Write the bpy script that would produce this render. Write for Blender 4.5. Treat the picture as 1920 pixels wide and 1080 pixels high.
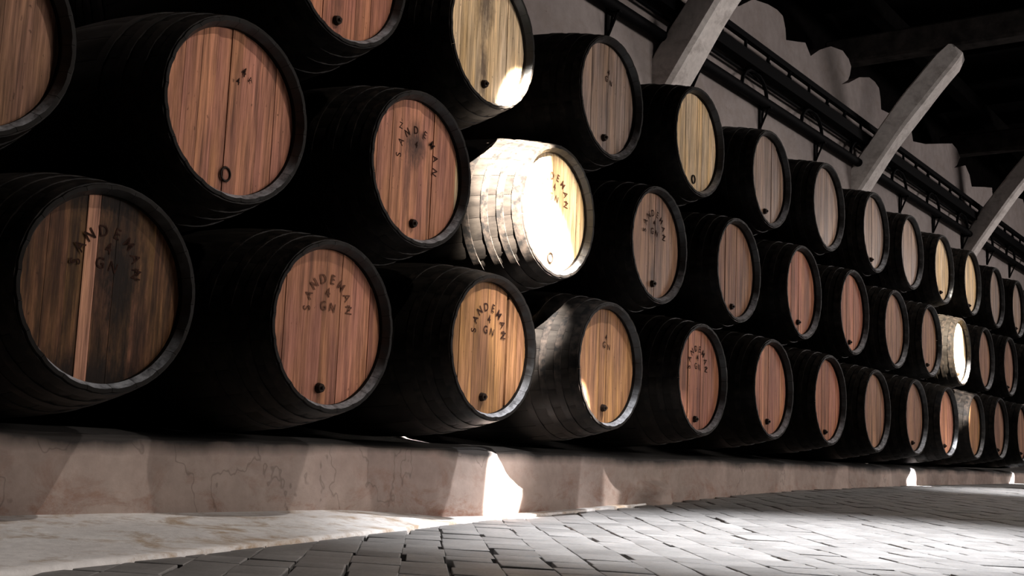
import bpy, bmesh, math, random
from mathutils import Vector, Matrix, noise

# ------------------------------------------------------------------ scene, camera, light
S = bpy.context.scene
for o in list(bpy.data.objects):
    bpy.data.objects.remove(o)
COL = S.collection
PI = math.pi

yaw, pitch, roll, fpx = 0.950319, 0.137244, 0.040623, 2228.33
fw = Vector((math.sin(yaw) * math.cos(pitch), math.cos(yaw) * math.cos(pitch), math.sin(pitch)))
r0 = Vector((math.cos(yaw), -math.sin(yaw), 0)); u0 = r0.cross(fw)
rt = math.cos(roll) * r0 + math.sin(roll) * u0
up = -math.sin(roll) * r0 + math.cos(roll) * u0
cd = bpy.data.cameras.new('camera'); cam = bpy.data.objects.new('camera', cd); COL.objects.link(cam)
cam.matrix_world = Matrix(((rt.x, up.x, -fw.x, -1.440710), (rt.y, up.y, -fw.y, -3.788784),
                           (rt.z, up.z, -fw.z, -0.541021), (0, 0, 0, 1)))
cd.sensor_width = 36; cd.lens = fpx / 1920 * 36; cd.clip_end = 200; cd.clip_start = .02
S.camera = cam

W = bpy.data.worlds.new('world'); S.world = W; W.use_nodes = True
W.node_tree.nodes['Background'].inputs[0].default_value = (.60, .66, .80, 1)
W.node_tree.nodes['Background'].inputs[1].default_value = 0.010

vs = S.view_settings
vs.view_transform = 'Standard'; vs.look = 'None'; vs.gamma = 1; vs.exposure = 0.0; vs.use_curve_mapping = False

def spot(name, loc, aim, power, deg, blend=.5, rad=.06, col=(1, .93, .84), sx=1.0):
    l = bpy.data.lights.new(name, 'SPOT'); l.energy = power; l.spot_size = math.radians(deg); l.spot_blend = blend
    l.shadow_soft_size = rad; l.color = col
    o = bpy.data.objects.new(name, l); COL.objects.link(o); o.location = loc
    d = Vector(aim) - Vector(loc); o.rotation_euler = d.to_track_quat('-Z', 'Y').to_euler(); o.scale = (sx, 1, 1)
    return o
def area(name, loc, aim, power, sx, sy, col=(1, .95, .9)):
    l = bpy.data.lights.new(name, 'AREA'); l.shape = 'RECTANGLE'; l.size = sx; l.size_y = sy; l.energy = power; l.color = col
    o = bpy.data.objects.new(name, l); COL.objects.link(o); o.location = loc
    o.rotation_euler = (Vector(aim) - Vector(loc)).to_track_quat('-Z', 'Y').to_euler()
    return o
# unseen soft fill added across the aisle, angled so cask flanks stay dark
area('aisle_fill', (9.0, -8.5, 3.0), (2.5, 0, .5), 420, 4, 2.0, (1, .90, .84))
area('aisle_fill', (24.0, -9.5, 3.0), (13, 0, .8), 700, 5, 2.0, (1, .90, .86))
# narrow lamps that hit single casks and the plinth below them
spot('beam_spot', (1.2, -4.6, 4.0), (4.00, 0.15, 0.94), 420000, 9.8, .5, .03, (1, .92, .82), .50)
spot('beam_spot', (1.0, -4.6, 4.6), (4.15, 0.3, 0.22), 5000, 11, .6, .05, (1, .95, .92), .75)
spot('beam_spot', (0.9, -4.6, 4.5), (4.47, 0.40, 0.22), 130000, 6.0, .6, .03, (1, .96, .92), .75)  # extra narrow spot added to brighten one bottom row flank
spot('beam_spot', (6.1, -4.1, 3.3), (4.41, 0.4, -.76), 60000, 4.6, .10, .03, (1, .95, .92), .66)
spot('beam_spot', (8.2, -4.1, 3.3), (5.70, 0.4, -.72), 2500, 4.6, .2, .03, (1, .95, .92), .40)
spot('beam_spot', (3.4, -4.6, 3.6), (4.30, 0.0, 0.83), 3000, 7.5, .5, .03, (1, .86, .66), .85)  # extra warm spot added to lift the blazing cask's right half
spot('beam_spot', (9.7, -4.8, 4.4), (12.80, 0.1, 0.80), 90000, 10, .35, .03, (1, .90, .74), .60)
spot('beam_spot', (9.7, -4.8, 4.6), (13.2, 0.2, 0.25), 50000, 6, .5, .03, (1, .95, .90), .8)
spot('beam_spot', (15.0, -4.1, 2.6), (12.40, 0.4, -.68), 40000, 3.0, .2, .03, (.95, .97, 1), .95)
spot('beam_spot', (19.6, -4.1, 2.6), (17.2, 0.4, -.64), 40000, 3.4, .2, .03, (.95, .97, 1), .95)
# general downlights over the aisle
for X in (3.8, 8.8, 13.8, 18.8, 24.8):
    spot('aisle_lamp', (X, -3.6, 5.2), (X - 2.6, -.2, .4), 620, 78, .9, .05, (1, .92, .86))
spot('floor_lamp_near', (5.4, -2.6, 5.2), (4.4, -1.5, -.9), 7800, 42, 1.0, .1, (.97, .97, 1))
spot('floor_lamp_far', (11.5, -2.4, 5.2), (12.2, -1.7, -.8), 6500, 40, 1.0, .1, (.97, .97, 1))

# ------------------------------------------------------------------ helpers
def obj(name, mesh, mat=None, parent=None, loc=None):
    if isinstance(mesh, bmesh.types.BMesh):
        me = bpy.data.meshes.new(name); mesh.to_mesh(me); mesh.free()
    else:
        me = mesh
    if mat is not None and len(me.materials) == 0:
        for m in (mat if isinstance(mat, (list, tuple)) else [mat]):
            me.materials.append(m)
    o = bpy.data.objects.new(name, me); COL.objects.link(o)
    if parent: o.parent = parent
    if loc: o.location = loc
    return o
def empty(name, loc):
    o = bpy.data.objects.new(name, None); COL.objects.link(o); o.location = loc; o.empty_display_size = .1
    return o
def tag(o, label, cat, group=None):
    o['label'] = label; o['category'] = cat
    if group: o['group'] = group
    return o
def struct(o): o['kind'] = 'structure'; return o
def smooth(me, deg=35):
    for p in me.polygons: p.use_smooth = True
    me.set_sharp_from_angle(angle=math.radians(deg))
def pydata(name, v, f):
    me = bpy.data.meshes.new(name); me.from_pydata(v, [], f); me.update(); return me
def box_bm(bm, c, s, rot=None):
    g = bmesh.ops.create_cube(bm, size=1)['verts']
    M = Matrix.Translation(c) @ (rot.to_4x4() if rot else Matrix.Identity(4)) @ Matrix.Diagonal((s[0], s[1], s[2], 1))
    bmesh.ops.transform(bm, matrix=M, verts=g); return g
def tube_bm(bm, a, b, r, n=10, r2=None):
    a = Vector(a); b = Vector(b); d = b - a
    M = Matrix.Translation((a + b) / 2) @ d.to_track_quat('Z', 'Y').to_matrix().to_4x4()
    bmesh.ops.create_cone(bm, cap_ends=True, segments=n, radius1=r, radius2=r if r2 is None else r2, depth=d.length, matrix=M)

# ------------------------------------------------------------------ materials
def new_mat(name):
    m = bpy.data.materials.new(name); m.use_nodes = True
    nt = m.node_tree; return m, nt, nt.nodes['Principled BSDF']
class N:
    def __init__(s, nt): s.nt = nt; s.tc = None
    def n(s, t, **k):
        x = s.nt.nodes.new(t)
        for a, b in k.items(): setattr(x, a, b)
        return x
    def link(s, a, b): s.nt.links.new(a, b)
    def coord(s, scale=(1, 1, 1), rnd=0.0, src='Object'):
        if s.tc is None: s.tc = s.n('ShaderNodeTexCoord')
        mp = s.n('ShaderNodeMapping'); mp.inputs['Scale'].default_value = scale
        s.link(s.tc.outputs[src], mp.inputs['Vector'])
        if rnd:
            oi = s.n('ShaderNodeObjectInfo'); mu = s.math('MULTIPLY', oi.outputs['Random'], rnd)
            cb = s.n('ShaderNodeCombineXYZ')
            for i in range(3): s.link(mu, cb.inputs[i])
            s.link(cb.outputs[0], mp.inputs['Location'])
        return mp.outputs[0]
    def noise(s, vec, scale, detail=4, rough=.55, dist=0):
        x = s.n('ShaderNodeTexNoise'); x.inputs['Scale'].default_value = scale; x.inputs['Detail'].default_value = detail
        x.inputs['Roughness'].default_value = rough; x.inputs['Distortion'].default_value = dist
        s.link(vec, x.inputs['Vector']); return x.outputs['Fac']
    def ramp(s, fac, stops):
        x = s.n('ShaderNodeValToRGB'); e = x.color_ramp.elements
        while len(e) < len(stops): e.new(.5)
        for i, (p, c) in enumerate(stops):
            e[i].position = p; e[i].color = (c, c, c, 1) if not hasattr(c, '__len__') else (*c, 1)
        s.link(fac, x.inputs[0]); return x.outputs[0]
    def math(s, op, a, b=None, clamp=False):
        x = s.n('ShaderNodeMath', operation=op); x.use_clamp = clamp
        for i, q in enumerate((a, b)):
            if q is None: continue
            if isinstance(q, (int, float)): x.inputs[i].default_value = q
            else: s.link(q, x.inputs[i])
        return x.outputs[0]
    def mix(s, fac, a, b, mode='MIX'):
        x = s.n('ShaderNodeMix', data_type='RGBA', blend_type=mode)
        for i, q in ((0, fac), (6, a), (7, b)):
            if isinstance(q, (int, float)): x.inputs[i].default_value = q
            elif isinstance(q, (tuple, list)): x.inputs[i].default_value = (*q, 1) if len(q) == 3 else q
            else: s.link(q, x.inputs[i])
        return x.outputs[2]
    def bump(s, h, bsdf, strength=.3, dist=.002):
        x = s.n('ShaderNodeBump'); x.inputs['Strength'].default_value = strength; x.inputs['Distance'].default_value = dist
        s.link(h, x.inputs['Height']); s.link(x.outputs[0], bsdf.inputs['Normal'])
    def blob(s, c, r):
        """1 in a soft ellipse of the object's XZ plane, 0 outside, ragged rim"""
        if s.tc is None: s.tc = s.n('ShaderNodeTexCoord')
        mp = s.n('ShaderNodeMapping'); mp.inputs['Location'].default_value = (-c[0] / r[0], 0, -c[1] / r[1])
        mp.inputs['Scale'].default_value = (1 / r[0], 0, 1 / r[1]); s.link(s.tc.outputs['Object'], mp.inputs['Vector'])
        ln = s.n('ShaderNodeVectorMath', operation='LENGTH'); s.link(mp.outputs[0], ln.inputs[0])
        nz = s.noise(s.coord((40, 1, 12)), 1, 4, .7)
        d = s.math('ADD', ln.outputs['Value'], s.math('MULTIPLY', s.math('SUBTRACT', nz, .5), 1.6))
        return s.ramp(d, [(.25, 1), (1.0, 0)])

def head_wood(name, base, yellow, var=.25, stain=.35, smudge=None, foot=.35, rough=.5, dark=0.0, seed=0, spec=.05):
    m, nt, b = new_mat(name); k = N(nt)
    grain = k.noise(k.coord((60, 3, 2.2), 37), 1, 6, .65, .25)
    fine = k.noise(k.coord((230, 9, 5), 53), 1, 4, .7)
    broad = k.noise(k.coord((9, 1, 1.5), 19 + seed), 1, 3, .5)
    c = k.mix(k.ramp(broad, [(.38, 0), (.66, 1)]), base, yellow)
    oi = k.n('ShaderNodeObjectInfo')
    c = k.mix(1.0, c, k.ramp(oi.outputs['Random'], [(0, 1 - var), (1, 1 + var * .45)]), 'MULTIPLY')
    c = k.mix(1.0, c, k.ramp(grain, [(.32, .42), (.62, 1.18)]), 'MULTIPLY')
    c = k.mix(1.0, c, k.ramp(fine, [(.30, .62), (.6, 1.08)]), 'MULTIPLY')
    # streaks of old dark stain that run with the grain, and specks
    st = k.ramp(k.noise(k.coord((26, 1, 1.1), 11 + seed), 1, 5, .7), [(.54 - .12 * stain, 0), (.70, 1)])
    c = k.mix(k.math('MULTIPLY', st, min(1, .35 + stain * 1.4)), c, (.030, .017, .012))
    if dark:
        dk = k.ramp(k.noise(k.coord((11, 1, 2.0), 5), 1, 5, .7), [(.36, 1), (.68, .25)])
        c = k.mix(k.math('MULTIPLY', dk, dark), c, (.016, .009, .006))
    sp = k.ramp(k.noise(k.coord((70, 20, 34), 7), 1, 2, .5), [(.70, 0), (.76, 1)])
    c = k.mix(k.math('MULTIPLY', sp, .6), c, (.03, .016, .01))
    if smudge:
        for cx, cz, rx, rz, a in smudge:
            c = k.mix(k.math('MULTIPLY', k.blob((cx, cz), (rx, rz)), a), c, (.010, .007, .006) if dark else (.035, .024, .022))
    if foot:
        c = k.mix(k.math('MULTIPLY', k.blob((-.02, -.285), (.035, .06)), foot), c, (.03, .017, .012))
    k.link(c, b.inputs['Base Color']); b.inputs['Roughness'].default_value = rough
    b.inputs['Specular IOR Level'].default_value = spec
    k.bump(k.math('ADD', grain, k.math('MULTIPLY', fine, .5)), b, .35, .0025)
    return m

RED = ((.440, .190, .130), (.520, .235, .120))
RUS = ((.370, .150, .102), (.440, .190, .098))
ORG = ((.300, .145, .075), (.380, .190, .072))
BRN = ((.270, .140, .098), (.330, .175, .098))
GRY = ((.300, .220, .185), (.370, .240, .160))
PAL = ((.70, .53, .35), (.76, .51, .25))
HEAD = {
 'red': head_wood('red_head_oak', *RED, var=.34, stain=.16),
 'rust': head_wood('rust_head_oak', *RUS, var=.38, stain=.25),
 'orange': head_wood('orange_head_oak', *ORG, var=.38, stain=.18),
 'brown': head_wood('brown_head_oak', *BRN, var=.30, stain=.35),
 'grey': head_wood('grey_head_oak', *GRY, var=.28, stain=.3, rough=.32, spec=.16),
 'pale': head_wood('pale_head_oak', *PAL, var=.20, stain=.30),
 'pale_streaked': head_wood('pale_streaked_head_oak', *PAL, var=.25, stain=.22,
        smudge=[(-.02, .22, .10, .26, .75), (-.02, -.16, .045, .20, .8)]),
 'smudged': head_wood('smudged_head_oak', *RED, var=.22, stain=.15, smudge=[(-.01, .13, .11, .15, .85), (-.06, -.05, .03, .3, .5)]),
 'smudged_grey': head_wood('smudged_brown_head_oak', (.27, .155, .110), (.33, .185, .110), var=.2, stain=.2, rough=.4,
        smudge=[(0, .12, .13, .12, .6), (0, -.2, .05, .14, .6)]),
 'red_specked': head_wood('specked_head_oak', *RUS, var=.2, stain=.2, smudge=[(.0, .16, .16, .08, .5), (-.02, -.1, .04, .3, .45)]),
 'dark': head_wood('dark_head_oak', (.30, .135, .075), (.40, .21, .075), var=.3, stain=.6, dark=.93, smudge=[(.06, .05, .13, .36, .93), (-.02, -.33, .34, .12, .95), (0, .33, .34, .07, .9)]),
 'strip': head_wood('pale_strip_oak', (.42, .21, .14), (.5, .26, .15), var=.1, stain=.1, foot=0),
}

def cask_mat():
    m, nt, b = new_mat('blackened_stave_oak'); k = N(nt)
    g = k.noise(k.coord((14, 2.0, 14), 23), 1, 5, .65)
    d = k.noise(k.coord((3, 3, 3), 3), 1, 4, .6)
    c = k.mix(k.ramp(g, [(.35, 0), (.75, 1)]), (.0036, .0030, .0026), (.0100, .0080, .0064))
    c = k.mix(k.ramp(d, [(.50, 0), (.8, .35)]), c, (.024, .020, .016))
    k.link(c, b.inputs['Base Color'])
    k.link(k.ramp(g, [(.3, .42), (.7, .7)]), b.inputs['Roughness'])
    b.inputs['Specular IOR Level'].default_value = .06
    k.bump(g, b, .3, .003); return m
def chime_mat():
    m, nt, b = new_mat('worn_chime_end_grain'); k = N(nt)
    g = k.noise(k.coord((25, 25, 25), 13), 1, 5, .7)
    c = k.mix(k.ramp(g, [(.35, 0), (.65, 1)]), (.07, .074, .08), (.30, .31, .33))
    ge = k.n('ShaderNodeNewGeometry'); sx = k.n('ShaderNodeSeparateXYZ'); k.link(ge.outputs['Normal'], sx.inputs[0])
    c = k.mix(k.ramp(sx.outputs[2], [(.30, 0), (.66, 1)]), (.002, .002, .002), c)      # grey only where the edge faces up, near black elsewhere
    k.link(c, b.inputs['Base Color']); b.inputs['Roughness'].default_value = .55
    k.bump(g, b, .4, .003); return m
def hoop_mat():
    m, nt, b = new_mat('black_hoop_iron'); k = N(nt)
    g = k.noise(k.coord((20, 20, 20), 9), 1, 4, .6)
    c = k.mix(k.ramp(g, [(.4, 0), (.7, 1)]), (.0035, .0032, .003), (.0170, .0130, .0105))
    k.link(c, b.inputs['Base Color']); b.inputs['Roughness'].default_value = .45; b.inputs['Metallic'].default_value = 0
    b.inputs['Specular IOR Level'].default_value = .06
    k.bump(g, b, .25, .002); return m
STAVE, CHIME, HOOP = cask_mat(), chime_mat(), hoop_mat()
def flat_mat(name, col, rough=.6, metal=0.0, ns=20, amp=.35, spec=.04):
    m, nt, b = new_mat(name); k = N(nt)
    g = k.noise(k.coord((ns,) * 3, 5), 1, 4, .6)
    k.link(k.mix(1.0, k.mix(0.0, col, col), k.ramp(g, [(.3, 1 - amp), (.7, 1 + amp * .5)]), 'MULTIPLY'), b.inputs['Base Color'])
    b.inputs['Roughness'].default_value = rough; b.inputs['Metallic'].default_value = metal
    b.inputs['Specular IOR Level'].default_value = spec
    k.bump(g, b, .3, .003); return m
BUNG = flat_mat('dark_bung_cork', (.022, .014, .010), .5)
BUNGR = flat_mat('bung_ring_wood', (.075, .035, .022), .5)
MARK = flat_mat('burnt_marking', (.030, .014, .010), .8, ns=120, amp=.7)
MARKF = flat_mat('faded_marking', (.12, .055, .035), .8, ns=150, amp=.6)
BLACK = flat_mat('black_painted_iron', (.0025, .0025, .003), .7, 0.0)
TIMBER = flat_mat('sooty_roof_timber', (.003, .0026, .0025), .95, spec=.02, ns=6, amp=.6)
TIMBER2 = flat_mat('grey_roof_timber', (.034, .030, .028), .9, spec=.05, ns=6, amp=.6)

def plaster(name, c1, c2, stain, stain_amt, scale=1.0, bumpd=.01, low=None):
    m, nt, b = new_mat(name); k = N(nt)
    n1 = k.noise(k.coord((1.3 * scale,) * 3), 1, 6, .6)
    n2 = k.noise(k.coord((14 * scale,) * 3), 1, 5, .6)
    c = k.mix(k.ramp(n1, [(.35, 0), (.65, 1)]), c1, c2)
    c = k.mix(1.0, c, k.ramp(n2, [(.25, .82), (.7, 1.06)]), 'MULTIPLY')
    s = k.ramp(k.noise(k.coord((3.1 * scale, 3.1 * scale, 5 * scale)), 1, 7, .72, .4), [(.49, 0), (.64, 1)])
    if low:        # rising damp: more stain in the lowest strip of the plaster
        sx = k.n('ShaderNodeSeparateXYZ'); k.link(k.tc.outputs['Object'], sx.inputs[0])
        lo = k.ramp(k.math('DIVIDE', k.math('SUBTRACT', sx.outputs[2], low[0]), low[1] - low[0]), [(0, 1), (1, .15)])
        s = k.math('MULTIPLY', s, lo)
    c = k.mix(k.math('MULTIPLY', s, stain_amt), c, stain)
    if low:        # ragged dirt line along the top edge, shade painted above it, and hairline cracks
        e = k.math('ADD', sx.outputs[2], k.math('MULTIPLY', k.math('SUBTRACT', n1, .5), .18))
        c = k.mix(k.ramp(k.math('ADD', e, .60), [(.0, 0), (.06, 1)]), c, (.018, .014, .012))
        c = k.mix(k.ramp(k.math('ADD', sx.outputs[2], .545), [(.0, 0), (.012, 1)]), c, (.008, .006, .005))  # shade under the casks put into the colour of the plinth top
        cr = k.math('ABSOLUTE', k.math('SUBTRACT', k.noise(k.coord((1.1, 1.1, .8)), 1, 5, .55), .5))
        c = k.mix(k.ramp(cr, [(.0, .40), (.0016, 0)]), c, (.03, .02, .016))
    sp = k.ramp(k.noise(k.coord((38, 38, 38)), 1, 3, .6), [(.68, 0), (.75, 1)])
    c = k.mix(k.math('MULTIPLY', k.math('MULTIPLY', sp, s), .9), c, (.05, .022, .015))
    k.link(c, b.inputs['Base Color']); b.inputs['Roughness'].default_value = .85
    k.bump(k.math('ADD', n1, k.math('MULTIPLY', n2, .35)), b, .6, bumpd); return m
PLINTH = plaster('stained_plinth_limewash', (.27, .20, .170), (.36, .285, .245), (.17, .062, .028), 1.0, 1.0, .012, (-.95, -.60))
LEDGE = plaster('ledge_limewash', (.68, .65, .63), (.80, .78, .76), (.34, .22, .11), .8, 1.4, .015)
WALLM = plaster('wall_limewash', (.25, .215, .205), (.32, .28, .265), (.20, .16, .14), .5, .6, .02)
BRACE = plaster('brace_limewash', (.70, .65, .62), (.80, .76, .73), (.30, .26, .24), .5, 1.2, .01)

def stone_mat():
    m, nt, b = new_mat('worn_paving_stone'); k = N(nt)
    oi = k.n('ShaderNodeObjectInfo')
    n1 = k.noise(k.coord((5, 5, 5), 31), 1, 5, .6)
    n2 = k.noise(k.coord((60, 60, 60), 17), 1, 4, .65)
    c = k.mix(k.ramp(n1, [(.3, 0), (.7, 1)]), (.16, .156, .152), (.24, .234, .228))
    c = k.mix(1.0, c, k.ramp(oi.outputs['Random'], [(0, .82), (1, 1.1)]), 'MULTIPLY')
    c = k.mix(1.0, c, k.ramp(n2, [(.25, .75), (.65, 1.08)]), 'MULTIPLY')
    k.link(c, b.inputs['Base Color']); b.inputs['Roughness'].default_value = .62
    b.inputs['Specular IOR Level'].default_value = .4
    k.bump(k.math('ADD', n1, k.math('MULTIPLY', n2, .3)), b, .4, .006); return m
STONE = stone_mat()
def bed_mat():
    m, nt, b = new_mat('paving_bed_mortar'); k = N(nt)
    n1 = k.noise(k.coord((6, 6, 6)), 1, 4, .6)
    c = k.mix(k.ramp(n1, [(.55, 0), (.70, 1)]), (.004, .0037, .0035), (.05, .048, .045))
    k.link(c, b.inputs['Base Color']); b.inputs['Roughness'].default_value = .9; return m
BED = bed_mat()

# ------------------------------------------------------------------ setting
FZ = [(-30, -.932), (1, -.930), (4.2, -.926), (5.2, -.900), (6.2, -.873), (7.4, -.826), (9, -.778), (12.2, -.735), (17.3, -.697), (30, -.66), (70, -.64)]
def fz(x):
    for (a, za), (b, zb) in zip(FZ, FZ[1:]):
        if x <= b:
            t = max(0, (x - a) / (b - a)); return za + (zb - za) * t
    return FZ[-1][1]
def ledge_front(x):
    return -.905 + .279 * x if x < 4 else min(.40, .211 + (x - 4) * .075)

# floor bed
xs = [-10 + i * .5 for i in range(141)]; ys = [-12 + j * 1.25 for j in range(11)]
v = [(x, y, fz(x) - .028) for x in xs for y in ys]; ny = len(ys)
f = [(i * ny + j, (i + 1) * ny + j, (i + 1) * ny + j + 1, i * ny + j + 1) for i in range(len(xs) - 1) for j in range(ny - 1)]
floor = struct(obj('floor', pydata('floor', v, f), BED))

# paving: rows of setts laid on the slant
random.seed(4)
ca, sa = math.cos(math.radians(39.5)), math.sin(math.radians(39.5))
camx, camy = -1.4407, -3.7888
def to_xy(u, w): return (u * ca - w * sa, u * sa + w * ca)
stones = []
w = -9.0
while w < 3.5:
    rw = random.uniform(.150, .185)
    u = -4 + random.uniform(0, .3)
    while u < 16:
        L = random.uniform(.17, .31)
        cx, cy = to_xy(u + L / 2, w + rw / 2)
        if cx > -1.2 and cy < ledge_front(cx) + .13 and cy < .40 and cy > -6:
            d = (cx - camx) * fw.x + (cy - camy) * fw.y
            lat = (cx - camx) * rt.x + (cy - camy) * rt.y
            if d > 1.0 and abs(lat / d) < .56 and d < 14.5:
                sk = [random.uniform(-.017, .010) * (1 if q in (0, 1, 3, 6) else -1) * random.choice((.1, .3, 1)) for q in range(8)]
                gp = lambda: (.0004, random.uniform(.003, .008), random.uniform(.010, .024))[random.choice((0, 0, 0, 0, 0, 1, 1, 2))]
                g1, g2, g3, g4 = gp(), gp(), gp(), gp()
                P = [(u + g1, w + g2), (u + L - g3, w + g2), (u + L - g3, w + rw - g4), (u + g1, w + rw - g4)]
                P = [(a + sk[2 * i] * .5, b + sk[2 * i + 1] * .35) for i, (a, b) in enumerate(P)]
                # cross joints lean a little
                P = [(a + (b - w - rw / 2) * .25, b) for a, b in P]
                stones.append((d, [to_xy(*q) for q in P], random.uniform(-.002, .002), random.uniform(-.012, .012), random.uniform(-.012, .012)))
        u += L
    w += rw
stones.sort(key=lambda s: s[0])
def stone_geo(P, dz, tx, ty, origin):
    cx = sum(p[0] for p in P) / 4; cy = sum(p[1] for p in P) / 4
    v = []; b = .010
    for ring, (ins, z) in enumerate(((0, -.03), (0, -.003), (b * .4, -.0006), (b, .0))):
        for x, y in P:
            l = math.hypot(x - cx, y - cy); k = 1 - ins / l
            X = cx + (x - cx) * k; Y = cy + (y - cy) * k
            v.append((X - origin[0], Y - origin[1], fz(X) + z + dz + tx * (X - cx) + ty * (Y - cy) - origin[2]))
    f = [(12, 13, 14, 15)]
    for r in range(3):
        for i in range(4):
            j = (i + 1) % 4; f.append((r * 4 + i, r * 4 + j, r * 4 + 4 + j, r * 4 + 4 + i))
    return v, f
# the stones that show largest: near, and inside the frame below the lower edge
def shows(s):
    P = s[1]; cx = sum(p[0] for p in P) / 4; cy = sum(p[1] for p in P) / 4
    q = Vector((cx + 1.4407, cy + 3.7888, fz(cx) + .541)); dz = q.dot(fw)
    px = 960 + fpx * q.dot(rt) / dz; py = 540 - fpx * q.dot(up) / dz
    return -20 < px < 1940 and py < 1095
n_part = 0; rv, rf = [], []
for s in stones:
    P = s[1]
    if n_part < 295 and shows(s):
        c = (sum(p[0] for p in P) / 4, sum(p[1] for p in P) / 4); o3 = (c[0], c[1], fz(c[0]))
        v, f = stone_geo(P, s[2], s[3], s[4], o3)
        me = pydata('paving_stone', v, f); smooth(me, 50)
        obj('paving_stone', me, STONE, floor, o3); n_part += 1
    else:
        v, f = stone_geo(P, s[2], s[3], s[4], (0, 0, 0)); k0 = len(rv)
        rv += v; rf += [tuple(i + k0 for i in q) for q in f]
me = pydata('paving', rv, rf); smooth(me, 50)
o = obj('paving', me, STONE, floor); o['kind'] = 'stuff'
# beyond the reach of single stones the paving is one worn sheet
v = [(x, y, fz(x) - .002) for x in [11 + i for i in range(40)] for y in (-12, -6, -2, .4)]
f = [(i * 4 + j, (i + 1) * 4 + j, (i + 1) * 4 + j + 1, i * 4 + j + 1) for i in range(39) for j in range(3)]
def far_ok(x, y): return (x - camx) * fw.x + (y - camy) * fw.y > 14.2
vv, ff = [], []
for i in range(150):
    for j in range(40):
        x0, y0 = 6 + i * .3, -11.6 + j * .3
        if far_ok(x0, y0):
            k0 = len(vv); vv += [(x0, y0, fz(x0) - .002), (x0 + .3, y0, fz(x0 + .3) - .002), (x0 + .3, y0 + .3, fz(x0 + .3) - .002), (x0, y0 + .3, fz(x0) - .002)]
            ff.append((k0, k0 + 1, k0 + 2, k0 + 3))
o = obj('far_paving', pydata('far_paving', vv, ff), STONE, floor); o['kind'] = 'stuff'

# plinth: limewashed masonry kerb wall the casks lie on
def grid(nu, nv, fn):
    v = [fn(i / (nu - 1), j / (nv - 1)) for i in range(nu) for j in range(nv)]
    f = [(i * nv + j, (i + 1) * nv + j, (i + 1) * nv + j + 1, i * nv + j + 1) for i in range(nu - 1) for j in range(nv - 1)]
    return v, f
def plinth_pt(u, t):
    x = -3 + 43 * (u ** 1.6)
    path = [(.40, -1.05), (.40, -.90), (.395, -.80), (.40, -.70), (.40, -.60), (.405, -.545), (.43, -.530), (.60, -.510), (.9, -.505), (1.15, -.505), (1.35, -.48), (1.72, -.35)]  # rise at the rear end added to block a lit strip of wall
    k = t * (len(path) - 1); i = min(int(k), len(path) - 2); q = k - i
    y = path[i][0] + (path[i + 1][0] - path[i][0]) * q; z = path[i][1] + (path[i + 1][1] - path[i][1]) * q
    n = noise.noise(Vector((x * 1.7, y, z * 3))) * .016 + noise.noise(Vector((x * 6, y, z * 9))) * .006
    if z < -.53: y += n
    if .40 <= y < .47 and z > -.6: z += noise.noise(Vector((x * 4, 5, 0))) * .010 - .004
    # spalled lump at the foot
    g = math.exp(-((x - 6.3) / .17) ** 4) * max(0, min(1, (-.70 - z) / .05)) if z < -.70 else 0
    y -= .10 * g * (1 + .5 * noise.noise(Vector((x * 9, 1, z * 12))))
    return (x, y, z)
v, f = grid(420, 56, plinth_pt)
me = pydata('wall_plinth', v, f); smooth(me, 60)
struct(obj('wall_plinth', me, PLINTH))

def ledge_pt(u, t):
    x = -3 + 9.3 * u; yf = ledge_front(x); yb = .425
    zb = -.853 if x < 2.9 else -.853 - .066 * min(1, (x - 2.9) / 1.0) ** 1.5
    if x > 3.9: zb = fz(x) + .012
    zf = fz(x) + .004
    if t < .86:
        q = t / .86; y = yb + (yf - yb) * q; z = zb + (zf + .010 - zb) * (q ** .8)
        z += (noise.noise(Vector((x * 2.2, y * 3, 0))) * .014 + noise.noise(Vector((x * 7, y * 8, 3))) * .004) * math.sin(PI * min(1, q + .05))
    else:
        q = (t - .86) / .14; y = yf - .012 * q; z = zf + .010 - .045 * q
    y += noise.noise(Vector((x * 3, 0, 7))) * .008
    return (x, y, z)
v, f = grid(220, 22, ledge_pt)
me = pydata('trim_1', v, f); smooth(me, 70)
struct(obj('trim_1', me, LEDGE))

# rear wall with its ragged, lobed upper edge
edge = [(-6, 4.6), (-3, 4.7), (0, 4.5), (2, 4.8), (4, 4.5), (6, 4.85), (7.2, 4.5), (8.4, 4.9), (9.2, 4.75), (9.802, 4.45), (10.2, 4.544), (10.413, 4.542), (10.8, 4.76), (11.227, 4.845),
        (11.50, 4.87), (11.678, 4.85), (11.76, 4.72), (11.784, 4.579), (12.1, 4.66), (12.403, 4.739), (12.585, 4.619), (12.9, 4.80), (13.3, 4.97), (13.743, 5.046),
        (13.98, 5.0), (14.078, 4.919), (14.03, 4.79), (13.952, 4.693), (13.7, 4.56), (13.98, 4.66), (14.4, 4.86), (14.828, 4.982), (15.08, 4.985), (15.248, 4.942), (15.32, 4.80), (15.341, 4.645),
        (15.9, 4.70), (16.557, 4.796), (16.80, 4.68), (16.877, 4.533), (17.529, 4.646), (18.4, 4.86), (19.1, 5.03), (19.4, 5.0), (19.59, 4.898),
        (19.4, 4.72), (19.2, 4.62), (19.935, 4.831), (20.2, 4.72), (20.35, 4.53), (21.2, 4.70), (21.823, 4.816), (21.887, 4.538), (23.0, 4.80), (23.6, 5.0), (24.4, 5.1), (25, 4.6),
        (27, 5.0), (28, 4.6), (31, 5), (33, 4.6), (40, 4.9)]
bm = bmesh.new()
front = [bm.verts.new((x, 1.70, z)) for x, z in edge]
fb = [bm.verts.new((40, 1.70, -1.1)), bm.verts.new((-6, 1.70, -1.1))]
face = bm.faces.new(front + fb)
ext = bmesh.ops.extrude_face_region(bm, geom=[face])
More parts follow.
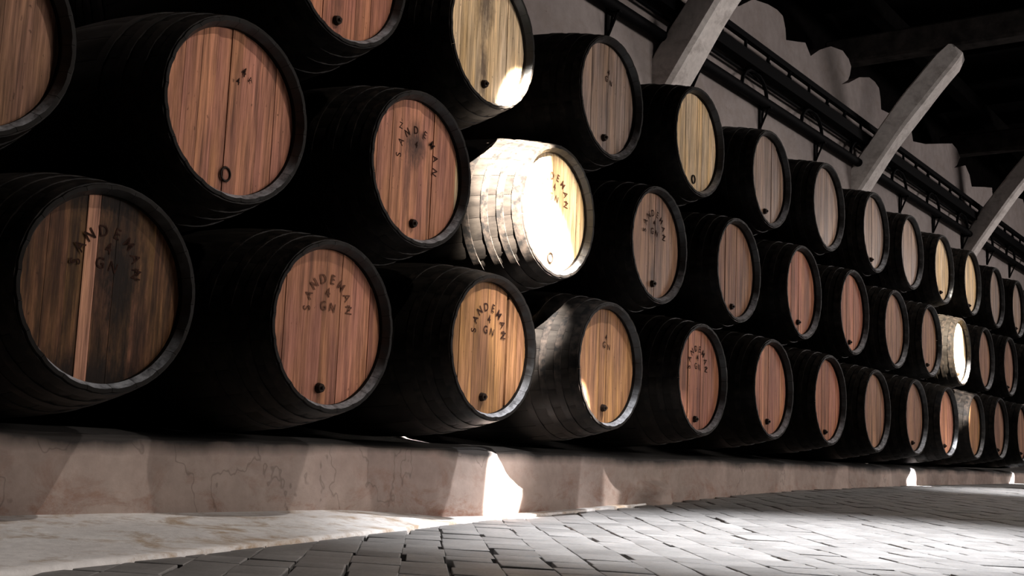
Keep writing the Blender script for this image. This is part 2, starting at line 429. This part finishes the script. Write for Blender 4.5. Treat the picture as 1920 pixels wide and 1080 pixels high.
bmesh.ops.translate(bm, vec=(0, .32, 0), verts=[e for e in ext['geom'] if isinstance(e, bmesh.types.BMVert)])
bmesh.ops.triangulate(bm, faces=[q for q in bm.faces if len(q.verts) > 4])
bmesh.ops.recalc_face_normals(bm, faces=bm.faces)
struct(obj('wall_rear', bm, WALLM))
bm = bmesh.new(); box_bm(bm, (17, 2.35, 5.0), (46, .1, 2.2)); struct(obj('wall_upper', bm, TIMBER))
bm = bmesh.new(); box_bm(bm, (40.1, -5, 2.2), (.2, 15, 6.8)); struct(obj('wall_end', bm, WALLM))

# dark timber ceiling: boards and joists
bm = bmesh.new(); box_bm(bm, (17, -4.9, 6.10), (46, 14.4, .05)); ceiling = struct(obj('ceiling', bm, TIMBER))
bmj = bmesh.new(); box_bm(bmj, (0, 0, 0), (.13, 14.4, .20)); mj = bpy.data.meshes.new('joist'); bmj.to_mesh(mj); bmj.free(); mj.materials.append(TIMBER)
for i in range(30):
    obj('joist', mj, None, ceiling, (-4 + i * 1.41, -4.9, 5.97))
bm = bmesh.new(); box_bm(bm, (17, 1.3, 5.62), (46, .22, .24)); bmesh.ops.bevel(bm, geom=bm.edges[:], offset=.02, affect='EDGES'); obj('wall_plate', bm, TIMBER, ceiling)

# whitewashed braces and the tie beams they carry
def timber_between(a, b, wx, wy, bend=0, seg=10, seed=0):
    a = Vector(a); b = Vector(b); d = (b - a).normalized(); sx = Vector((1, 0, 0)); sy = d.cross(sx).normalized()
    v, f = [], []; ch = .22
    prof = [(-1, -1 + ch), (-1 + ch, -1), (1 - ch, -1), (1, -1 + ch), (1, 1 - ch), (1 - ch, 1), (-1 + ch, 1), (-1, 1 - ch)]
    for i in range(seg + 1):
        t = i / seg; c = a.lerp(b, t) + sy * bend * math.sin(PI * t); rag = i == seg
        s = 1 + .07 * noise.noise(Vector((t * 4, seed, 0)))
        for px, py in prof:
            nn = noise.noise(Vector((t * 5, px + seed, py))) * .012
            e = d * (random.uniform(-.14, .05) if rag else 0); q = .8 if rag else 1
            v.append(c + e + sx * (px * wx / 2 * s * q + nn) + sy * (py * wy / 2 * s * q + nn))
    for i in range(seg):
        for j in range(8):
            k = (j + 1) % 8; f.append((i * 8 + j, i * 8 + k, i * 8 + 8 + k, i * 8 + 8 + j))
    f.append(tuple(range(7, -1, -1))); f.append(tuple(seg * 8 + j for j in range(8)))
    me = pydata('brace', v, f); smooth(me, 30); return me
for i, (X, zb, yt, zt, wd, wh) in enumerate(((8.66, 3.03, .20, 5.10, .40, .34), (14.27, 3.20, .33, 4.97, .36, .30), (19.93, 3.20, .38, 4.99, .36, .30))):
    o = obj('roof_brace', timber_between((X, 1.74, zb), (X, yt, zt), wd, wh, .05, 12, i), BRACE)
    tag(o, ('whitewashed roof brace nearest the camera, rising above the fourth top row cask',
            'whitewashed roof brace in the middle, its ragged upper end against the dark roof',
            'whitewashed roof brace farthest away, cut by the right edge of the picture')[i], 'brace', 'whitewashed roof braces')
for i, X in enumerate((8.7, 14.27, 19.93)):
    bm = bmesh.new(); box_bm(bm, (X, -4.0, 5.19), (.30, 12.2, .36)); bmesh.ops.bevel(bm, geom=bm.edges[:], offset=.03, affect='EDGES')
    obj('tie_beam', bm, TIMBER2, ceiling)

# black pipe and cable ladder along the rear wall
pipe = empty('wall_pipe', (15, 1.60, 3.55)); tag(pipe, 'thick black pipe on iron brackets along the rear wall, below the ladder', 'pipe')
bm = bmesh.new(); tube_bm(bm, (-20, 0, 0), (24, 0, 0), .058, 12); me = bpy.data.meshes.new('pipe_run'); bm.to_mesh(me); bm.free(); smooth(me); obj('pipe_run', me, BLACK, pipe)
bm = bmesh.new()
box_bm(bm, (0, .085, -.13), (.05, .02, .34)); box_bm(bm, (.0, .02, -.055), (.05, .15, .02))
tube_bm(bm, (.0, -.02, -.06), (.0, .08, -.28), .014, 6); tube_bm(bm, (.09, .085, -.04), (.05, .085, -.20), .012, 6)
mb = bpy.data.meshes.new('bracket'); bm.to_mesh(mb); bm.free(); mb.materials.append(BLACK)
for i in range(18):
    obj('bracket', mb, None, pipe, (-12.6 + i * 1.72, 0, 0))
lad = empty('cable_ladder', (15, 1.52, 3.86)); tag(lad, 'black cable ladder with hanging clips on the rear wall, above the pipe', 'cable ladder')
bm = bmesh.new(); box_bm(bm, (2, 0, 0), (44, .11, .14)); obj('lower_rail', bm, BLACK, lad)
bm = bmesh.new(); box_bm(bm, (2, 0, .23), (44, .06, .07)); obj('upper_rail', bm, BLACK, lad)
bm = bmesh.new(); tube_bm(bm, (-20, .10, -.09), (24, .10, -.09), .018, 6); tube_bm(bm, (-20, .09, .10), (24, .09, .10), .010, 6); obj('cable', bm, BLACK, lad)
bm = bmesh.new(); box_bm(bm, (0, 0, .12), (.022, .03, .24)); mr = bpy.data.meshes.new('rung'); bm.to_mesh(mr); bm.free(); mr.materials.append(BLACK)
bm = bmesh.new()
for k in range(4):
    bmesh.ops.create_uvsphere(bm, u_segments=6, v_segments=4, radius=.028, matrix=Matrix.Translation((.008 * (-1) ** k, 0, .19 - k * .042)))
mc = bpy.data.meshes.new('clip'); bm.to_mesh(mc); bm.free(); mc.materials.append(BLACK)
for i in range(44):
    x = -8.5 + i * .62
    obj('rung' if i % 3 == 0 else 'clip', mr if i % 3 == 0 else mc, None, lad, (x, 0, 0))
bm = bmesh.new()
pts = [Vector((.34 * math.cos(a), .04, -.30 + .24 * math.sin(a))) for a in [PI * q / 8 for q in range(9)]]
for p, q in zip(pts, pts[1:]): tube_bm(bm, p, q, .022, 6)
box_bm(bm, (0, .06, -.03), (.09, .16, .08))
ms = bpy.data.meshes.new('arched_support'); bm.to_mesh(ms); bm.free(); ms.materials.append(BLACK)
for i in range(16):
    obj('arched_support', ms, None, lad, (-9.6 + i * 1.72, .0, 0))

# ------------------------------------------------------------------ casks
RO, RB, Y0, Y1 = .386, .492, -.055, 1.565
NS = 22
def rad(y):
    t = (y - (Y0 + Y1) / 2) / ((Y1 - Y0) / 2); return RO + (RB - RO) * (1 - abs(t) ** 2.2)
def stave_mesh(joined=False):
    v, f, mi = [], [], []
    ysn = [Y0 + (Y1 - Y0) * i / 16 for i in range(17)]
    # ring profile (y, r): chime face, bevel, inner wall, then outer skin
    for s in range(NS if joined else 1):
        base = len(v); w = PI / NS * .985
        prof = [(.30, rad(.30) - .04), (.012, .352), (-.020, .352), (Y0, .371), (Y0, RO)] + [(y, rad(y)) for y in ysn[1:]] + [(Y1, .355), (1.50, .352)]
        na = 5
        for (y, r) in prof:
            for q in range(na):
                a = -w + 2 * w * q / (na - 1) + s * 2 * PI / NS
                rr = r - (.0035 if q in (0, na - 1) and r > .37 else 0)
                v.append((rr * math.sin(a), y, rr * math.cos(a)))
        for i in range(len(prof) - 1):
            for q in range(na - 1):
                f.append((base + i * na + q, base + i * na + q + 1, base + (i + 1) * na + q + 1, base + (i + 1) * na + q))
                mi.append(1 if i == 2 else 0)
    me = pydata('stave', v, f); me.materials.append(STAVE); me.materials.append(CHIME)
    for p, m in zip(me.polygons, mi): p.material_index = m
    bm = bmesh.new(); bm.from_mesh(me); bmesh.ops.recalc_face_normals(bm, faces=bm.faces); bm.to_mesh(me); bm.free()
    smooth(me, 28); return me
M_STAVE = stave_mesh(); M_STAVES = stave_mesh(True)
def hoop_mesh(ya, yb):
    n = 48; v, f = [], []
    for (y, e) in ((ya, -.002), (ya, .004), (yb, .004), (yb, -.002)):
        for i in range(n):
            a = 2 * PI * i / n; r = rad(y) + e
            v.append((r * math.sin(a), y, r * math.cos(a)))
    for k in range(3):
        for i in range(n):
            j = (i + 1) % n; f.append((k * n + i, k * n + j, k * n + n + j, k * n + n + i))
    bm = bmesh.new(); me = pydata('hoop', v, f); bm.from_mesh(me); bmesh.ops.recalc_face_normals(bm, faces=bm.faces); bm.to_mesh(me); bm.free()
    me.materials.append(HOOP); smooth(me, 30); return me
HB = [(-.047, .005), (.055, .095), (.150, .190), (.270, .315), (1.20, 1.24), (1.32, 1.36), (1.415, 1.455), (1.505, 1.557)]
M_HOOP = [hoop_mesh(*h) for h in HB]
def rear_head():
    bm = bmesh.new(); bmesh.ops.create_cone(bm, cap_ends=True, segments=32, radius1=.352, radius2=.352, depth=.02, matrix=Matrix.Translation((0, 1.50, 0)) @ Matrix.Rotation(PI / 2, 4, 'X'))
    me = bpy.data.meshes.new('rear_head'); bm.to_mesh(me); bm.free(); me.materials.append(STAVE); return me
M_REAR = rear_head()
RH = .3515
def board_mesh(x0, x1, proud, gap=.0006):
    x0 += gap; x1 -= gap; x0 = max(x0, -RH + .0005); x1 = min(x1, RH - .0005)
    n = 8; top = []; bot = []
    for i in range(n + 1):
        x = x0 + (x1 - x0) * i / n; z = math.sqrt(max(0, RH * RH - x * x)); top.append((x, z)); bot.append((x, -z))
    ring = top + bot[::-1]
    v = [(x, proud, z) for x, z in ring] + [(x, .028, z) for x, z in ring]; m = len(ring)
    f = [tuple(range(m))[::1], tuple(range(2 * m - 1, m - 1, -1))]
    for i in range(m):
        j = (i + 1) % m; f.append((i, m + i, m + j, j))
    bm = bmesh.new(); me = pydata('head_board', v, f); bm.from_mesh(me)
    bmesh.ops.remove_doubles(bm, verts=bm.verts, dist=1e-6); bmesh.ops.recalc_face_normals(bm, faces=bm.faces); bm.to_mesh(me); bm.free(); return me
def layout(rng, special=None):
    if special: return special
    n = rng.choice((6, 7, 7, 8)); ws = [rng.uniform(.7, 1.35) for _ in range(n)]; t = sum(ws); x = -RH; o = [x]
    for q in ws: x += q / t * 2 * RH; o.append(x)
    return o
POOL = []
rng = random.Random(11)
for _ in range(5):
    e = layout(rng); POOL.append([board_mesh(a, b, rng.uniform(-.002, .002)) for a, b in zip(e, e[1:])])

# bungs
bm = bmesh.new(); tube_bm(bm, (0, -.022, 0), (0, .0, 0), .019, 14, .024)
bmesh.ops.create_cone(bm, cap_ends=True, segments=10, radius1=.008, radius2=.008, depth=.014, matrix=Matrix.Translation((0, -.027, 0)) @ Matrix.Rotation(PI / 2, 4, 'X'))
M_BUNG = bpy.data.meshes.new('bung'); bm.to_mesh(M_BUNG); bm.free(); M_BUNG.materials.append(BUNG)
def torus(R, r, ax=1.0, az=1.15, mat=None):
    v, f = [], []
    for i in range(24):
        a = 2 * PI * i / 24
        for j in range(6):
            b = 2 * PI * j / 6; q = R + r * math.cos(b)
            v.append((q * math.sin(a) * ax, r * math.sin(b) - .002, q * math.cos(a) * az))
    for i in range(24):
        for j in range(6):
            k = (i + 1) % 24; l = (j + 1) % 6; f.append((i * 6 + j, k * 6 + j, k * 6 + l, i * 6 + l))
    me = pydata('bung_ring', v, f); me.materials.append(mat); smooth(me); return me
M_RING = torus(.025, .0045, 1, 1.15, BUNG)

# lettering: flat characters laid on the head
def glyph(ch):
    c = bpy.data.curves.new('g', 'FONT'); c.body = ch; c.size = 1; c.align_x = 'CENTER'; c.resolution_u = 3; c.offset = .012
    o = bpy.data.objects.new('g', c); COL.objects.link(o); bpy.context.view_layer.update()
    me = bpy.data.meshes.new_from_object(o.evaluated_get(bpy.context.evaluated_depsgraph_get()))
    d = ([v.co.copy() for v in me.vertices], [tuple(p.vertices) for p in me.polygons])
    bpy.data.objects.remove(o); bpy.data.meshes.remove(me); return d
GL = {c: glyph(c) for c in 'SANDEMGZ4C2'}
def lettering(items, mat, y=-.0035):
    """items: (char, x, z, size, rotation)"""
    v, f = [], []
    for ch, x, z, s, r in items:
        gv, gf = GL[ch]; k = len(v)
        for p in gv:
            X, Z = p.x * s * .9, (p.y - .35) * s
            v.append((x + X * math.cos(r) + Z * math.sin(r), y, z - X * math.sin(r) + Z * math.cos(r)))
        f += [tuple(i + k for i in q) for q in gf]
    me = pydata('stencil_lettering', v, f); me.materials.append(mat); return me
def arc(word, cx, cz, R, size, span):
    o = []; n = len(word)
    for i, ch in enumerate(word):
        a = -span / 2 + span * i / (n - 1); o.append((ch, cx + R * math.sin(a), cz + R * math.cos(a), size, a))
    return o
WORD = 'SANDEMAN'
full = arc(WORD, 0, .085, .135, .062, math.radians(185)) + [('4', 0, .155, .062, 0), ('G', -.028, .095, .060, 0), ('N', .030, .088, .056, .25), ('Z', .135, .090, .038, 0)]
T_FULL = lettering(full, MARK)
T_FAINT = lettering(full, MARKF); T_WORN = T_FAINT
T_SMUDGE = lettering(arc(WORD, 0, .06, .145, .055, math.radians(200)) + [('4', -.02, .13, .05, 0), ('Z', -.15, .185, .045, 0)], MARK)
T_FOUR = lettering([('4', .035, .19, .060, .1), ('4', .01, .14, .045, 0), ('A', .075, .17, .035, 0)], MARK)
T_LOW = lettering([('G', -.02, .13, .055, 0), ('N', .035, .12, .05, 0), ('4', 0, .18, .05, 0)], MARK)

ROWS = {
 'bottom': ([(1, 1.246, -.001), (2, 2.436, -.012), (3, 3.657, .009), (4, 4.877, .011), (5, 6.145, .018), (6, 7.391, .033), (7, 8.628, .021), (8, 9.866, -.01),
             (9, 11.115, -.012), (10, 12.299, -.01), (11, 13.483, -.01), (12, 14.689, .012), (13, 15.945, -.007), (14, 17.19, 0.0)], 1),
 'middle': ([(0, .621, .821), (1, 1.791, .822), (2, 2.991, .835), (3, 4.234, .857), (4, 5.465, .864), (5, 6.713, .88), (6, 8.004, .885), (7, 9.237, .863), (8, 10.464, .839),
             (9, 11.656, .841), (10, 12.875, .834), (11, 14.007, .845), (12, 15.267, .854), (13, 16.52, .85)], 0),
 'top': ([(1, 2.401, 1.688), (2, 3.53, 1.687), (3, 4.798, 1.694), (4, 6.032, 1.705), (5, 7.308, 1.706), (6, 8.574, 1.724), (7, 9.843, 1.717), (8, 10.989, 1.707),
          (9, 12.178, 1.701), (10, 13.392, 1.716), (11, 14.59, 1.691), (12, 15.796, 1.69), (13, 17.03, 1.69)], 1)}
LOOK = {
 ('bottom', 1): ('dark', 'full', 'none', 'cask with black-stained head split by one pale board, bottom left corner'),
 ('bottom', 2): ('red', 'faint', 'plug', 'cask with broad reddish head and black bung, second in the bottom row'),
 ('bottom', 3): ('orange', 'full', 'plug', 'cask with clear curved lettering and one black crack, third in the bottom row'),
 ('bottom', 4): ('orange', 'low', 'plug', 'bottom row cask with hooped left flank in grey light beside the cracked head'),
 ('bottom', 5): ('rust', 'full', 'plug', 'rust-red cask head with round dark lettering, fifth in the bottom row'),
 ('bottom', 6): ('red', None, 'plug', 'bright salmon-red cask head, sixth in the bottom row'),
 ('middle', 0): ('brown', None, 'none', 'dim brown cask head cut by the left edge of the picture'),
 ('middle', 1): ('red', 'four', 'ring', 'large reddish cask head with a dark ring mark low down, upper left'),
 ('middle', 2): ('smudged', 'smudge', 'plug', 'cask head with a sooty smudge over its lettering, third in middle row'),
 ('middle', 3): ('pale', 'faint', 'ring', 'cask blazing white in a lamp beam, fourth in the middle row'),
 ('middle', 4): ('smudged_grey', 'full', 'plug', 'brown cask head with dark smudges, right of the blazing white cask'),
 ('middle', 5): ('brown', None, 'plug', 'brown cask head with grey streaks, sixth in the middle row'),
 ('middle', 6): ('rust', None, 'plug', 'glossy reddish cask head with vertical glint, seventh in the middle row'),
 ('middle', 10): ('pale', None, 'plug', 'small distant cask shining white in the second lamp beam, middle row'),
 ('top', 1): ('red_specked', None, 'plug', 'reddish cask head cut by the top edge, first in the top row'),
 ('top', 2): ('pale_streaked', None, 'plug', 'pale yellow cask head with black streaks, cut by the top edge'),
 ('top', 3): ('grey', 'low', 'plug', 'grey-brown dusty cask head, third in the top row'),
 ('top', 4): ('pale', None, 'ring', 'yellow cask head with ring mark and silvery rim, below the first roof brace'),
 ('top', 5): ('grey', None, 'plug', 'pale grey-brown cask head, fifth in the top row'),
 ('top', 6): ('grey', None, 'none', 'narrow glossy grey cask head, left of the middle roof brace'),
}
DEF = {'bottom': {7: 'rust', 8: 'brown', 9: 'brown', 10: 'red', 11: 'orange', 12: 'brown', 13: 'brown', 14: 'brown'},
       'middle': {7: 'rust', 8: 'brown', 9: 'brown', 11: 'brown', 12: 'brown', 13: 'brown'},
       'top': {7: 'grey', 8: 'grey', 9: 'pale', 10: 'pale', 11: 'grey', 12: 'grey', 13: 'grey'}}
ORD = ['zeroth', 'first', 'second', 'third', 'fourth', 'fifth', 'sixth', 'seventh', 'eighth', 'ninth', 'tenth', 'eleventh', 'twelfth', 'thirteenth', 'fourteenth', 'fifteenth']
TINTW = {'rust': 'rust-red', 'brown': 'brown', 'red': 'reddish', 'orange': 'orange-brown', 'grey': 'grey-brown', 'pale': 'pale tan'}
SPEC = {('bottom', 1): [-RH, -.245, -.16, -.093, -.040, .04, .13, .22, RH],
        ('bottom', 3): [-RH, -.25, -.135, .015, .165, .184, .27, RH],
        ('middle', 2): [-RH, -.29, -.19, -.10, .02, .13, .26, .318, RH],
        ('top', 2): [-RH, -.23, -.09, .06, .19, RH]}
LET = {'full': T_FULL, 'faint': T_FAINT, 'smudge': T_SMUDGE, 'four': T_FOUR, 'low': T_LOW}

for row, (lst, first) in ROWS.items():
    for n, X, Z in lst:
        idx = n if first else n + 1
        if (row, n) in LOOK: tint, let, bung, lab = LOOK[(row, n)]
        else:
            tint, let, bung = DEF[row][n], None, ('plug', 'plug', 'none')[n % 3]
            lab = '%s distant cask head, %s from the left in the %s row' % (TINTW[tint], ORD[idx], row)
        c = empty('barrel', (X, 0, Z)); tag(c, lab, 'barrel', '%s row of stacked casks' % row)
        rg = random.Random(hash((len(row), n)) & 0xffff)
        a0 = rg.uniform(0, 2 * PI / NS)
        near = (n <= 7)
        if near:
            for s in range(NS):
                o = obj('stave', M_STAVE, None, c); o.rotation_euler = (0, a0 + s * 2 * PI / NS, 0)
        else:
            o = obj('staves', M_STAVES, None, c); o.rotation_euler = (0, a0, 0); o['kind'] = 'stuff'
        for h in M_HOOP: obj('hoop', h, None, c)
        obj('rear_head', M_REAR, None, c)
        if near:
            e = layout(rg, SPEC.get((row, n)))
            for i, (a, b) in enumerate(zip(e, e[1:])):
                me = board_mesh(a, b, rg.uniform(-.003, .003)); mt = HEAD[tint]; lb = None
                if (row, n) == ('bottom', 1) and i == 3: mt = HEAD['strip']; lb = 'pale salmon head board'
                if (row, n) == ('bottom', 3) and i == 4: continue        # an open black shrinkage gap between two boards
                if (row, n) == ('middle', 2) and i == 7: mt = HEAD['pale']; lb = 'yellow outermost head board'
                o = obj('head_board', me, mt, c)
                if lb: o['label'] = lb
        else:
            for me in POOL[n % 5]:
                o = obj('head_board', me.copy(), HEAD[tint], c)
        if bung == 'plug':
            o = obj('bung', M_BUNG, None, c, (-.02 + rg.uniform(-.015, .015), 0, -.265 + rg.uniform(-.015, .01)))
        elif bung == 'ring':
            o = obj('bung_ring', M_RING, None, c, (-.01, -.003, -.27))
        if let:
            o = obj('stencil_lettering', LET[let], None, c)
            o.rotation_euler = (0, rg.uniform(-.12, .12), 0)
